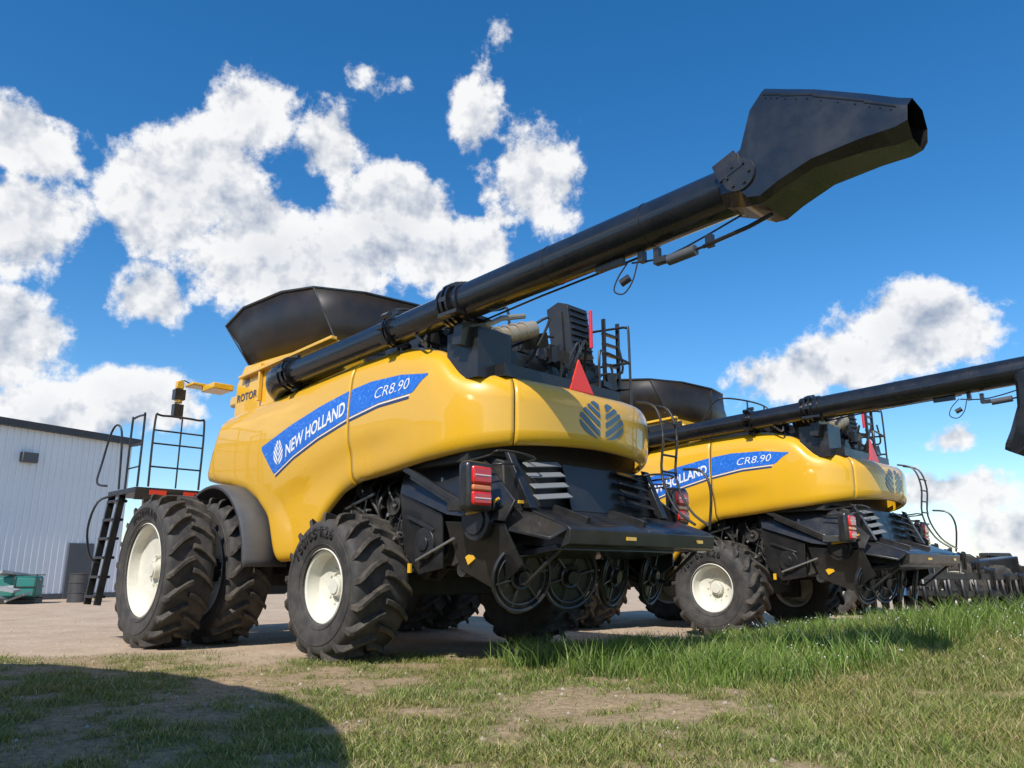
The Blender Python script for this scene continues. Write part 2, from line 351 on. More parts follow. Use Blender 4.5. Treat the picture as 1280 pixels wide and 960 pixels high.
    for s in(1,-1):
        l=MB(); l.box((-2.40,s*1.74,1.785),(.16,.34,.48)); l.obj('tail_lamp_housing',BLK,root,bevel=.055,bseg=4)
        l=MB(); l.box((-2.485,s*1.74,1.885),(.05,.25,.17)); l.box((-2.485,s*1.74,1.665),(.05,.25,.13)); l.obj('tail_lamp_lens',RED,root,bevel=.024,bseg=3)
        l=MB(); l.box((-2.483,s*1.74,1.765),(.045,.24,.055)); l.obj('tail_lamp_indicator',AMB,root,bevel=.015)
        l=MB(); l.box((-2.512,s*1.74,1.885),(.006,.20,.01)); l.box((-2.512,s*1.74,1.665),(.006,.20,.01)); l.obj('tail_lamp_reflector',WHT,root)
    t=MB(); t.prof([(3.80,3.25),(3.78,3.9),(3.55,4.18),(2.9,4.16),(.9,4.06),(.7,3.9),(.65,3.3)],-1.36,1.36); t.obj('grain_tank_sides',YEL,root,bevel=.03)
    t=MB(); t.box((2.2,1.40,4.02),(2.7,.10,.05),(0,2,0)); t.box((2.9,1.40,3.80),(.05,.06,.6)); t.obj('tank_trim',YEL,root,bevel=.01)
    t=MB(); t.box((1.75,1.375,3.88),(2.0,.03,.16),(0,2,0)); t.obj('tank_side_window',BLK,root,bevel=.01)
    v,f=text2d('ROTOR',.02); mb=MB(); mb.add([(3.70-x*.66,1.366,3.60+y*.12) for x,y in v],f); mb.obj('tank_lettering',NVY,root)
    v,f=leafpts(); mb=MB(); mb.add([(3.40-x*.2,1.366,3.80+y*.2) for x,y in v],f); mb.obj('tank_emblem',SLT,root)
    bl=[(3.55,1.25,4.16),(2.9,1.25,4.15),(1.9,1.25,4.12),(1.1,1.2,4.08),(.95,.7,4.08),(.9,0,4.08),(.95,-.7,4.08),(1.1,-1.2,4.08),(1.9,-1.25,4.12),(2.9,-1.25,4.15),(3.55,-1.25,4.16),(3.6,0,4.16)]
    tl=[(3.95,1.55,4.90),(3.35,1.55,5.08),(2.2,1.52,5.05),(1.45,1.42,4.95),(1.05,.8,4.92),(.85,0,4.88),(1.05,-.8,4.92),(1.45,-1.42,4.95),(2.2,-1.52,5.05),(3.35,-1.55,5.08),(3.95,-1.55,4.90),(4.1,0,5.05)]
    n=len(bl); mb=MB(); ml=[tuple(Vector(p).lerp(Vector(q),.5)+Vector((0,0,.04))) for p,q in zip(bl,tl)]
    mb.add(bl+ml+tl,[(r*n+i,r*n+(i+1)%n,(r+1)*n+(i+1)%n,(r+1)*n+i) for i in range(n) for r in(0,1)]); mb.obj('grain_tank_extension',TNK,root,ang=50,solid=.025)
    e=MB(); e.tube(tl+[tl[0]],.018,6); 
    for p,q in ((bl[0],tl[0]),(bl[3],tl[3]),(bl[5],tl[5])): e.tube([p,q],.013,6)
    e.obj('tank_extension_edge',BLK,root)
    # unloading auger
    def az(a): return 3.62+(2.0-a)*.0402
    g=MB(); P=lambda a:(a,1.6,az(a))
    g.cyl(P(1.9),P(-1.95),.165,36); g.cyl(P(-1.93),P(-5.45),.195,40)
    g.tube([P(1.62),(1.85,1.59,3.63),(2.05,1.5,3.58),(2.15,1.3,3.48),(2.2,1.0,3.3)],.205,28,4)
    for a,r_,w in ((1.5,.225,.05),(1.42,.21,.03),(-.80,.20,.04),(-.86,.20,.02),(-1.83,.225,.03),(-1.92,.245,.035),(-2.0,.245,.035),(-2.1,.215,.05),(-3.35,.199,.006),(-4.45,.2,.012),(-5.28,.215,.03)):
        g.cyl(P(a+w/2),P(a-w/2),r_,36)
    for a in(-1.96,-.83,1.46):
        for t in range(0,360,45): 
            g.box((a,1.6+.225*math.cos(R(t)),az(a)+.225*math.sin(R(t))),(.12,.05,.05),(t,0,0))
    g.obj('unloading_auger_tube',AUG,root)
    h=MB(); st=[(-5.22,3.73,4.11,.20,.08),(-5.40,3.66,4.18,.25,.10),(-5.47,3.63,4.42,.25,.05),(-5.56,3.62,4.53,.24,.045),(-5.70,3.68,4.47,.235,.05),(-5.95,3.76,4.36,.225,.05),(-6.30,3.76,4.18,.21,.07),(-6.50,3.74,4.07,.20,.085),(-6.58,3.75,4.04,.195,.095)]
    V=[]
    for a,z0,z1,w,c in st:
        for y,z in ((-w,z0+c),(-w+c,z0),(w-c,z0),(w,z0+c),(w,z1-c),(w-c,z1),(-w+c,z1),(-w,z1-c)): V.append((a-(z-z0)*.10,1.6+y,z))
    h.add(V,[(i*8+k,i*8+(k+1)%8,i*8+8+(k+1)%8,i*8+8+k) for i in range(len(st)-1) for k in range(8)]+[tuple(range(8))])
    # folded seam with rivets along the upper edge of the hood
    for i in range(3,7):
        (a0,_,z0,w0,c0),(a1,_,z1,w1,c1)=st[i],st[i+1]
        p0=Vector((a0-(z0-st[i][1])*.10,1.6+w0-.002,z0-c0-.03)); p1=Vector((a1-(z1-st[i+1][1])*.10,1.6+w1-.002,z1-c1-.02)); h.tube([p0,p1],.007,5)
        for j in range(3): q=p0.lerp(p1,(j+.5)/3); h.cyl(q+Vector((0,-.01,-.025)),q+Vector((0,.008,-.025)),.007,6)
    h.obj('auger_spout',AUG,root,ang=28,solid=0,bevel=0)
    h=MB(); h.ring((-5.42,1.85,3.88),(0,1,0),.12,.012,24,6); h.cyl((-5.42,1.84,3.88),(-5.42,1.865,3.88),.13,24); h.cyl((-5.42,1.335,3.88),(-5.42,1.35,3.88),.13,24)
    for t in range(0,360,60): h.cyl((-5.42+.09*math.cos(R(t)),1.86,3.88+.09*math.sin(R(t))),(-5.42+.09*math.cos(R(t)),1.88,3.88+.09*math.sin(R(t))),.012,6)
    h.box((-5.33,1.86,3.98),(.2,.02,.16),(0,20,0)); h.box((-4.0,1.6,az(-4.0)-.22),(.3,.05,.06))
    h.tube([(-5.55,1.62,3.60),(-5.35,1.62,3.56),(-4.95,1.62,3.52)],.018,8); h.tube([(-4.95,1.62,3.52),(-4.55,1.62,3.50)],.012,8)
    h.tube([(-5.3,1.55,3.72),(-4.6,1.55,3.58),(-4.2,1.55,3.62)],.009,6,4); h.box((-4.5,1.6,3.58),(.05,.05,.14)); h.box((-4.55,1.62,3.52),(.12,.07,.05)); h.box((-5.0,1.6,3.56),(.06,.05,.1)); h.box((-4.33,1.58,3.63),(.05,.07,.10))
    h.tube([(-4.3,1.6,3.60),(-4.25,1.62,3.42),(-4.15,1.62,3.33),(-4.05,1.62,3.38),(-4.08,1.6,3.5),(-4.2,1.6,3.62)],.007,6,6)
    h.cyl((-4.22,1.62,3.46),(-4.14,1.64,3.42),.035,12)
    h.tube([(-2.1,1.45,3.58),(-3.0,1.42,3.66),(-4.2,1.45,3.70)],.012,6)
    h.obj('spout_linkage',BLK,root)
    h=MB(); h.cyl((-4.62,1.62,3.50),(-4.88,1.62,3.515),.045,14); h.obj('spout_actuator',GRY,root)
    e=MB()
    e.box((-1.9,1.25,3.25),(.5,.5,.55)); e.box((-2.0,1.45,3.50),(.14,.4,.35),(0,-10,0)); e.box((-2.02,1.6,3.62),(.3,.46,.04)); e.box((-1.65,1.1,3.55),(.3,.5,.25))
    e.box((-.2,.2,3.6),(1.3,1.9,.55)); e.box((.25,.9,3.7),(.5,.5,.5)); e.box((-1.3,.2,3.30),(1.1,2.3,.35)); e.box((-2.05,.25,3.07),(.5,2.0,.14))
    e.prism([(-1.42,-.52,3.5),(-1.78,-.52,3.5),(-1.66,-.52,4.40),(-1.50,-.52,4.46),(-1.30,-.52,4.40)],(0,-.40,0)); e.box((-1.25,-.75,3.5),(.5,.8,.7)); e.box((-1.0,-.3,3.65),(.45,.5,.4))
    for i in range(9): e.box((-1.79+.0133*i,-.72,3.62+.09*i),(.03,.34,.02))
    e.box((-1.5,-.51,3.95),(.2,.03,.7),(0,4,0)); e.tube([(-1.4,-.95,4.35),(-1.1,-1.0,4.3),(-.9,-1.0,3.8)],.03,8,4)
    e.cyl((-1.2,.35,3.4),(-1.2,.35,3.95),.13,20); e.cyl((-1.45,.75,3.3),(-1.3,.6,3.9),.06,12); e.box((-1.55,.2,3.58),(.3,.6,.3),(0,15,10))
    for i in range(60):
        e.box((rnd.uniform(-2.1,-.2),rnd.uniform(-1.1,1.3),rnd.uniform(3.2,3.7)),(rnd.uniform(.05,.25),rnd.uniform(.05,.25),rnd.uniform(.04,.2)),(rnd.uniform(-15,15),rnd.uniform(-20,20),rnd.uniform(0,90)))
    for i in range(24):
        a,q=rnd.uniform(-2.1,-1),rnd.uniform(-1,1.4); p=[(a,q,3.3)]
        for j in range(3): p.append((p[-1][0]+rnd.uniform(-.3,.3),p[-1][1]+rnd.uniform(-.3,.3),rnd.uniform(3.3,3.9)))
        e.tube(p,.018,6,5)
    for q in(.1,-.1): e.tube([(-2.1,q*1.6,3.05),(-2.15,q*1.6,3.35)],.02,6)
    for i in range(6): e.box((-1.87,-1.15,3.35+.14*i),(.05,.32,.03)) 
    e.box((-1.88,-1.0,3.75),(.05,.03,1.0)); e.box((-1.88,-1.3,3.75),(.05,.03,1.0))
    e.obj('engine_bay',BLK,root,bevel=.008)
    r=MB()
    def rail(p,rad=.017): r.tube(p,rad,8,4)
    rail([(-2.1,-1.25,3.0),(-2.1,-1.25,4.05),(-2.06,-1.25,4.14),(-1.9,-1.25,4.17),(-1.3,-1.2,4.2),(-1.2,-1.2,4.1),(-1.2,-1.2,3.2)])
    rail([(-2.1,-1.25,3.65),(-1.2,-1.2,3.7)]); rail([(-2.1,-1.25,3.3),(-1.2,-1.2,3.35)])
    rail([(-2.15,-.55,3.0),(-2.15,-.55,3.6),(-2.12,-.7,3.68),(-2.1,-1.1,3.66),(-2.1,-1.25,3.64)])
    rail([(-1.9,.75,3.1),(-1.85,.75,3.9),(-1.7,.75,4.0),(-1.1,.7,4.02),(-1.0,.7,3.5)]); rail([(-1.87,.75,3.55),(-1.0,.7,3.6)])
    rail([(.6,.9,4.0),(.3,.9,4.35),(.1,.85,4.42),(-.1,.3,4.42),(-.1,-.4,4.42),(.1,-.9,4.4),(.5,-.9,4.0)]); rail([(-.1,.3,4.42),(-.1,.3,3.8)]); rail([(-.1,-.4,4.42),(-.1,-.4,3.8)])
    for q in(-1.02,-1.32):
        rail([(-2.35,q,3.05),(-2.62,q,2.95),(-2.72,q,2.6),(-2.68,q,2.1),(-2.85,q,1.7),(-3.1,q,1.5)],.016)
    for i in range(5): rail([(-2.72+.01*i,-1.02,2.75-.2*i),(-2.72+.01*i,-1.32,2.75-.2*i)],.014)
    rail([(-2.75,-1.38,2.2),(-3.0,-1.4,2.15),(-3.1,-1.4,1.9),(-3.05,-1.4,1.45)]); 
    for q,a0,a1 in ((2.62,4.05,4.55),):
        rail([(a0,q,2.2),(a0,q,3.2),(a0+.06,q,3.28),(a1-.06,q,3.28),(a1,q,3.2),(a1,q,2.2)])
        for z in(2.5,2.85): rail([(a0,q,z),(a1,q,z)],.013)
    rail([(3.95,1.75,2.2),(3.95,1.75,3.2),(3.95,1.85,3.28),(3.95,2.4,3.28),(3.95,2.5,3.2),(3.95,2.5,2.2)])
    for z in(2.5,2.85,3.05): rail([(3.95,1.75,z),(3.95,2.5,z)],.013)
    rail([(3.95,2.1,2.2),(3.95,2.1,3.28)],.013)
    rail([(4.7,2.66,2.2),(4.7,2.70,3.0),(4.8,2.74,3.2),(4.95,2.78,3.1),(5.0,2.85,2.6),(4.95,2.9,2.3),(4.8,2.8,2.25)])
    rail([(4.75,2.7,2.1),(4.8,2.9,2.0),(4.85,2.98,1.6),(4.85,2.9,1.2),(4.85,2.75,1.1)])
    r.obj('handrails',BLK,root)
    p=MB(); p.box((4.45,2.15,2.14),(1.15,1.1,.08)); p.box((3.9,2.15,2.06),(.05,1.1,.12)); p.box((4.3,1.7,1.9),(.9,.3,.45))
    for a in(4.58,5.02): p.box((a,2.72,1.32),(.04,.10,1.65),(6,0,0))
    for i in range(6): p.box((4.8,2.78-.03*i,.62+.28*i),(.44,.16,.04))
    p.obj('cab_platform_and_ladder',BLK,root,bevel=.006)
    p=MB(); p.box((3.87,2.38,2.11),(.03,.24,.07)); p.box((3.87,1.9,2.11),(.03,.2,.07)); p.obj('platform_reflectors',ORG,root)
    c=MB(); c.prof([(3.85,2.3),(3.9,3.75),(4.7,3.75),(5.0,2.9),(4.9,2.3)],-.9,.9); c.obj('cab_glazing',GLS,root,bevel=.03)
    c=MB(); c.box((4.3,0,3.85),(1.2,1.9,.2)); c.box((4.35,0,2.25),(1.1,1.7,.2)); c.obj('cab_roof',YEL,root,bevel=.05)
    c=MB(); c.box((4.05,1.55,3.86),(.45,.34,.1)); c.box((4.35,1.75,3.92),(.3,.3,.05)); c.box((4.5,1.98,3.92),(.08,.12,.13)); c.cyl((4.5,1.98,3.62),(4.5,1.98,3.7),.06,14); c.obj('work_light_arm',YEL,root,bevel=.015)
    c=MB(); c.box((4.5,1.98,3.76),(.13,.17,.17)); c.box((4.5,1.98,3.50),(.12,.15,.2)); c.tube([(4.35,1.8,3.9),(4.5,1.98,3.99),(4.52,2.0,3.5),(4.4,1.95,3.35)],.012,6,3); c.cyl((3.7,1.2,4.0),(3.7,1.2,4.9),.006,5); c.obj('work_lights',BLK,root,bevel=.01)
    tr=MB(); z0=3.02
    tr.prism([(-2.30,.21,z0),(-2.30,-.21,z0),(-2.26,-.0,z0+.40)],(-.02,0,0)); tr.obj('slow_vehicle_triangle',ORG,root)
    x=MB(); x.tube([(-2.0,1.25,3.46),(-2.02,.95,3.56),(-2.06,.55,3.72)],.10,18); 
    for i in range(5): x.ring((-2.0-.01*i,1.2-.12*i,3.48+.045*i),(0,-.9,.35),.105,.012,20,6)
    x.tube([(-2.3,1.5,3.5),(-2.3,1.3,3.62),(-2.25,.9,3.75)],.03,8); x.obj('exhaust_pipe',paint('exhaust_metal',(.42,.36,.27),.4,0,(.2,.15,.1),.5,6,metal=.4),root)
    x=MB(); x.cyl((-1.97,-.62,3.75),(-1.97,-.62,4.25),.025,10); x.obj('red_hose',RED,root)
    return root
root=build_combine(); root.location=(-.82,10.38,0); root.rotation_euler=(0,0,R(135))
root2=empty('combine_harvester',(4.85,15.33,-.13),R(135))
for ob in list(root.children):
    o=ob.copy(); sc.collection.objects.link(o); o.parent=root2
    if ob.name.startswith('auger_spout'):   # second machine has its spout folded down
        pv=Vector((-5.32,1.6,3.90)); o.matrix_local=Matrix.Translation(pv)@Matrix.Rotation(R(-112),4,'Y')@Matrix.Translation(-pv)

# ------------------------------------------------------------------ ground
def vn(x,y,scale,seed):
    g=np.random.RandomState(seed).rand(64,64); x=x*scale+100; y=y*scale+100
    xi=np.floor(x).astype(int); yi=np.floor(y).astype(int); fx=x-xi; fy=y-yi; fx=fx*fx*(3-2*fx); fy=fy*fy*(3-2*fy)
    a=g[xi%64,yi%64];b_=g[(xi+1)%64,yi%64];c=g[xi%64,(yi+1)%64];d=g[(xi+1)%64,(yi+1)%64]
    return (a*(1-fx)+b_*fx)*(1-fy)+(c*(1-fx)+d*fx)*fy
def fb(x,y,s,seed): return .5*vn(x,y,s,seed)+.3*vn(x,y,s*2.1,seed+1)+.2*vn(x,y,s*4.3,seed+2)
def ss(a,b_,x): t=np.clip((x-a)/(b_-a),0,1); return t*t*(3-2*t)
def Hh(x,y):
    m=.42*ss(1.2,5.5,x)*np.exp(-((y-9.2-.12*np.maximum(x-4,0))/2.3)**2)
    low=-.13*ss(-1.5,.5,x)*ss(11.3,12.8,y)
    near=np.exp(-(np.hypot(x,y-7)/14)**2)
    return m+low+near*((fb(x,y,.8,5)-.5)*.07+(fb(x,y,3,9)-.5)*.045)*ss(10.8,8.2,y-.2*np.maximum(x,0))
def grassmask(x,y):
    n=fb(x,y,.7,21); edge=10.3+.45*np.clip(x,0,6)
    g=ss(.0,1.3,edge-y+(n-.5)*2.5)
    far=ss(60,90,y); 
    return np.clip(g+far,0,1)
def dens(x,y):
    a=fb(x,y,.8,33)+.12*ss(-4,3,x)+.01; b_=fb(x,y,3.2,61)
    return ss(.38,.62,a*.55+b_*.45)
xs=np.concatenate([-np.geomspace(3000,13,26),np.arange(-12.5,14.6,.08),np.geomspace(15.2,3000,26)])
ys=np.concatenate([-np.geomspace(3000,2.5,22),np.arange(-2,18,.08),np.geomspace(18.3,3500,34)])
X,Y=np.meshgrid(xs,ys,indexing='ij'); Z=Hh(X,Y)
nx,ny=X.shape; co=np.stack([X,Y,Z],-1).reshape(-1,3)
ii=np.arange(nx-1)[:,None]*ny+np.arange(ny-1)[None,:]; F=np.stack([ii,ii+ny,ii+ny+1,ii+1],-1).reshape(-1,4)
def fastmesh(name,co,F,k,mat):
    me=bpy.data.meshes.new(name); me.vertices.add(len(co)); me.vertices.foreach_set('co',co.astype(np.float32).ravel())
    me.loops.add(F.size); me.loops.foreach_set('vertex_index',F.astype(np.int32).ravel())
    me.polygons.add(len(F)); me.polygons.foreach_set('loop_start',(np.arange(len(F))*k).astype(np.int32))
    try: me.polygons.foreach_set('loop_total',np.full(len(F),k,dtype=np.int32))
    except Exception: pass
    me.update(calc_edges=True); me.materials.append(mat)
    ob=bpy.data.objects.new(name,me); sc.collection.objects.link(ob); return ob,me
m,nt,b=newmat('ground_mat')
at=N(nt,'ShaderNodeAttribute',attribute_name='gm'); at2=N(nt,'ShaderNodeAttribute',attribute_name='turf')
n1=noise(nt,1.2,4,.65); n2=noise(nt,14,4,.7); n3=noise(nt,60,2,.7)
dirt=mixc(nt,rampf(nt,n1,.3,.7),(.58,.44,.31),(.40,.29,.20)); dirt=mixc(nt,rampf(nt,n2,.44,.70,0,.65),dirt,(.25,.18,.125)); dirt=mixc(nt,rampf(nt,n3,.52,.66,0,.5),dirt,(.60,.52,.42))
soil=mixc(nt,rampf(nt,n2,.35,.65),(.42,.30,.18),(.22,.155,.09)); soil=mixc(nt,rampf(nt,n3,.55,.68,0,.5),soil,(.46,.40,.28)); turf=mixc(nt,rampf(nt,n2,.35,.65),(.20,.18,.07),(.10,.12,.035))
gr=mixc(nt,at2.outputs['Fac'],soil,turf)
nt.links.new(mixc(nt,at.outputs['Fac'],dirt,gr),b.inputs['Base Color']); b.inputs['Roughness'].default_value=.95; b.inputs['Specular IOR Level'].default_value=.15
bump(nt,b,n2,.5,.025)
g,me=fastmesh('ground',co,F,4,m); me.shade_smooth()
at=me.attributes.new('gm','FLOAT','POINT'); at.data.foreach_set('value',grassmask(X,Y).ravel().astype(np.float32))
at=me.attributes.new('turf','FLOAT','POINT'); at.data.foreach_set('value',dens(X,Y).ravel().astype(np.float32))
m,nt,b=newmat('grass_blade')
ca=N(nt,'ShaderNodeAttribute',attribute_name='bc'); nt.links.new(ca.outputs['Color'],b.inputs['Base Color']); b.inputs['Roughness'].default_value=.6
tr=N(nt,'ShaderNodeBsdfTranslucent'); nt.links.new(ca.outputs['Color'],tr.inputs[0]); mx=N(nt,'ShaderNodeMixShader'); mx.inputs[0].default_value=.3
nt.links.new(b.outputs[0],mx.inputs[1]); nt.links.new(tr.outputs[0],mx.inputs[2]); nt.links.new(mx.outputs[0],nt.nodes['Material Output'].inputs[0])
GM=m
rs=np.random.RandomState(11)
def blades(name,x,y,h,w,col,lean):
    n=len(x); z=Hh(x,y)-.005; th=rs.rand(n)*6.283; dx,dy=np.cos(th),np.sin(th); la=rs.rand(n)*6.283; L=lean*h*(.3+rs.rand(n)); lx,ly=np.cos(la)*L,np.sin(la)*L
    P=np.zeros((n,5,3)); 
    for k,(f,wf,lf) in enumerate(((0,1,0),(0,-1,0),(.55,.8,.35),(.55,-.8,.35),(1,0,1))):
        P[:,k,0]=x+dx*w*wf/2+lx*lf; P[:,k,1]=y+dy*w*wf/2+ly*lf; P[:,k,2]=z+h*f*(1-.15*lean*lf)
    b0=np.arange(n)[:,None]*5; T=np.concatenate([b0+np.array([[0,1,3]]),b0+np.array([[0,3,2]]),b0+np.array([[2,3,4]])],0)
    ob,me=fastmesh(name,P.reshape(-1,3),T,3,GM)
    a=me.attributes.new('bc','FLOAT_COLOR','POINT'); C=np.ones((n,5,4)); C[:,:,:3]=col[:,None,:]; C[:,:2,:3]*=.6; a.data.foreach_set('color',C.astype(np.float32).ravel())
def cols(n,t):
    A=np.array([.15,.22,.035]);B_=np.array([.34,.36,.085]);D=np.array([.54,.44,.22]); r=rs.rand(n)[:,None]; c=A*(1-r)+B_*r
    dry=(rs.rand(n)<t)[:,None]; c=np.where(dry,D,c); return c*(.6+.6*rs.rand(n)[:,None])
n=460000; y=3.3+(rs.rand(n)**1.5)*9.5; x=(rs.rand(n)*2-1)*(y*.75+.8); 
dn=dens(x,y); pr=grassmask(x,y)*(dn*(.55+.45*ss(-5,0,x))+.06)
k=rs.rand(n)<pr; x,y,dn=x[k],y[k],dn[k]
h=(.016+.055*rs.rand(len(x))**1.6)*(.6+.7*dn)*(1+.4*ss(0,3,x)); sm=cols(len(x),.32)
tint=fb(x,y,1.3,77)[:,None]; sm=sm*(np.array([1.15,.97,.95])*(1-tint)+np.array([.85,1.05,.9])*tint)
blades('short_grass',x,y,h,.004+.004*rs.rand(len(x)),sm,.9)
n=190000; x=rs.rand(n)*13-.6; y=5.2+rs.rand(n)*8
def tallm(x,y):
    c=6.3+.25*np.clip(x,0,8); nn=fb(x,y,1.1,44)
    return ss(-.2,1.4,x+(nn-.5)*2.4)*ss(c,c+1.1,y+(nn-.5)*3.2)*ss(12.3,10.8,y-.28*np.clip(x-2,0,6))*ss(.36,.60,fb(x,y,2.3,48)+.08)
tm=tallm(x,y)*(np.abs(x)<y*.78+1); k=rs.rand(n)<tm; x,y,tm=x[k],y[k],tm[k]
h=(.05+.21*rs.rand(len(x))**1.6)*(.3+.7*tm)*(.4+1.2*fb(x,y,2.3,51))
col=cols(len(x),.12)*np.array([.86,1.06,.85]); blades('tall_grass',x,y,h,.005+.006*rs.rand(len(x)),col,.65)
ct=[(1.0,8.5),(1.5,8.2),(.5,9.0),(2.1,8.0),(2.4,7.2),(1.8,7.5),(3.2,7.6),(2.9,8.6),(.8,7.9),(4.3,8.2),(5.2,9.2),(1.3,9.3),(6.2,9.6),(7.0,10.4),(1.2,8.9),(.2,8.6)]
xx=[];yy=[]
for cx,cy in ct:
    q=rs.randn(340,2)*.15; xx.append(cx+q[:,0]*1.3); yy.append(cy+q[:,1])
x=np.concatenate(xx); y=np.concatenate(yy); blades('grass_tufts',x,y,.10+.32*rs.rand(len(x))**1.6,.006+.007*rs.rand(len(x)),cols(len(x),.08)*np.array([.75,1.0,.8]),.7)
n=260; x=2+rs.rand(n)*7; y=7+rs.rand(n)*4.5; mb=MB()
for a,c in zip(x,y):
    z=float(Hh(np.array([a]),np.array([c]))[0])+random.uniform(.10,.2)
    mb.add([(a-.009,c,z),(a,c-.009,z+.003),(a+.009,c,z),(a,c+.009,z+.003),(a,c,z+.01),(a,c,z-.008)],[(0,1,4),(1,2,4),(2,3,4),(3,0,4),(1,0,5),(2,1,5),(3,2,5),(0,3,5)])
mb.obj('clover_flowers',WHT)
mb=MB()
for i in range(2600):
    a=random.uniform(-12,6); c=random.uniform(4,26); r_=random.uniform(.006,.026); z=float(Hh(np.array([a]),np.array([c]))[0])
    v=[(a+r_*random.uniform(.7,1.3)*math.cos(t),c+r_*random.uniform(.7,1.3)*math.sin(t),z) for t in (0,1.25,2.5,3.8,5)]
    mb.add(v+[(a,c,z+r_*.8)],[(j,(j+1)%5,5) for j in range(5)])
mb.obj('gravel_stones',paint('stone',(.42,.36,.29),.9,0,(.25,.2,.15),.5,20))

# ------------------------------------------------------------------ metal shed
SID,nt,b=newmat('shed_siding'); nt.links.new(mixc(nt,rampf(nt,noise(nt,.6,4),.3,.7,0,.3),(.80,.82,.84),(.66,.68,.69)),b.inputs['Base Color']); b.inputs['Roughness'].default_value=.45
shed=empty('metal_shed',(-15.0,30.1,-.05),math.atan2(-.88,-.47))
s=MB(); Ls,Hs,Ds=34,5.9,16
s.box((Ls/2,-Ds/2,Hs/2),(Ls,Ds,Hs)); 
s.obj('walls',SID,shed)
s=MB()
for i in range(int(Ls/.23)): s.box((.12+i*.23,.015,Hs/2),(.05,.04,Hs-.02))
for i in range(int(Ds/.23)): s.box((-.015,-.12-i*.23,Hs/2),(.04,.05,Hs-.02))
s.obj('siding_ribs',SID,shed)
s=MB(); s.box((Ls/2,.08,Hs+.06),(Ls+.4,.3,.24)); s.box((-.1,-Ds/2,Hs+.06),(.3,Ds,.24)); s.prism([(-.2,.1,Hs+.18),(-.2,-Ds/2,Hs+1.1),(-.2,-Ds,Hs+.18)],(Ls+.4,0,0)); s.obj('roof_and_trim',paint('dark_trim',(.03,.035,.045),.4),shed)
s=MB(); s.box((3.96,.12,4.85),(.55,.2,.35)); s.obj('wall_lamp',GRY,shed,bevel=.03)
s=MB(); s.box((1.6,.05,1.0),(.95,.05,2.0)); s.obj('door',GRY,shed,bevel=.01)
s=MB(); s.box((Ls/2,.03,.12),(Ls,.03,.24)); s.obj('base_flashing',GRY,shed)
TEAL=paint('teal_plastic',(.02,.20,.17),.5); 
e=empty('liquid_tote',(-15.3,24.6,0),R(20)); mb=MB(); mb.box((0,0,.5),(1.2,1.0,.65)); mb.obj('tank',TEAL,e,bevel=.08); mb=MB()
for z in(.15,.5,.85):
    for q in(.52,-.52): mb.tube([(-.62,q,z),(.62,q,z)],.015,6)
for a in(-.6,0,.6): mb.tube([(a,-.54,.12),(a,-.54,.88)],.015,6)
mb.box((0,0,.07),(1.25,1.05,.1)); mb.obj('cage_and_pallet',DRK,e)
e=empty('scrap_pile',(-16.4,24.4,0),R(-10)); mb=MB()
for i in range(34): mb.box((random.uniform(-1,1.6),random.uniform(-.5,.5),random.uniform(.1,.9)),(random.uniform(.2,.9),random.uniform(.05,.4),random.uniform(.05,.35)),(random.uniform(-20,20),random.uniform(-20,20),random.uniform(0,90)))
mb.obj('scrap_parts',paint('weathered_mix',(.35,.35,.34),.7,0,(.08,.15,.2),.9,1.5),e)
e=empty('oil_drum',(-13.9,25.5,0)); mb=MB(); mb.cyl((0,0,0),(0,0,.9),.29,24)
for z in(.02,.3,.6,.88): mb.ring((0,0,z),(0,0,1),.295,.012,24,6)
mb.obj('drum',paint('rust_drum',(.05,.05,.055),.5),e)

# ------------------------------------------------------------------ farm tractor (behind second combine)
def tractor(loc,rz):
    e=empty('farm_tractor',loc,rz); mT,mL,mR,mS=MB(),MB(),MB(),MB()
    for s in(1,-1):
        wheel(mT,mL,mR,mS,(0,s*1.1,.98),1.0,.55,.55,20,s); wheel(mT,mL,mR,mS,(0,s*1.8,.98),1.0,.55,.55,20,s); wheel(mT,mL,mR,mS,(3.0,s*1.0,.78),.8,.5,.42,18,s)
    mT.obj('tyres',TYR,e); mL.obj('tyre_lugs',LUG,e); mR.obj('rims',CRM,e); mS.obj('hubs',CRM,e)
    c=MB(); c.cyl((0,-1.8,.98),(0,1.8,.98),.12,12); c.box((1.4,0,1.0),(3.6,.7,.5)); c.box((3.0,0,.8),(.3,1.8,.2)); c.box((.2,0,1.3),(1.2,.9,.5)); c.obj('chassis',DRK,e,bevel=.02)
    c=MB(); c.prof([(1.0,1.2),(1.0,1.9),(3.4,1.65),(3.6,1.5),(3.6,1.1)],-.42,.42); c.prof([(-.6,1.6),(-.3,2.05),(.9,2.05),(.9,1.9),(0,1.85)],-1.3,-.85); c.prof([(-.6,1.6),(-.3,2.05),(.9,2.05),(.9,1.9),(0,1.85)],.85,1.3); c.obj('bonnet_and_mudguards',BLK,e,bevel=.04)
    return e
e=tractor((9.1,22.4,-.25),R(-30))
e2=empty('farm_tractor',(19.6,30.0,-.4),R(200))
for ob in list(e.children): o=ob.copy(); sc.collection.objects.link(o); o.parent=e2
dd=empty('disc_seed_drill',(10.6,19.3,-.15),R(-22)); k=MB(); q=MB()
for r_ in range(4):
    k.box((0,r_*.75,1.0-.06*r_),(4.0,.14,.14)); k.box((0,r_*.75,.6),(3.9,.10,.12))
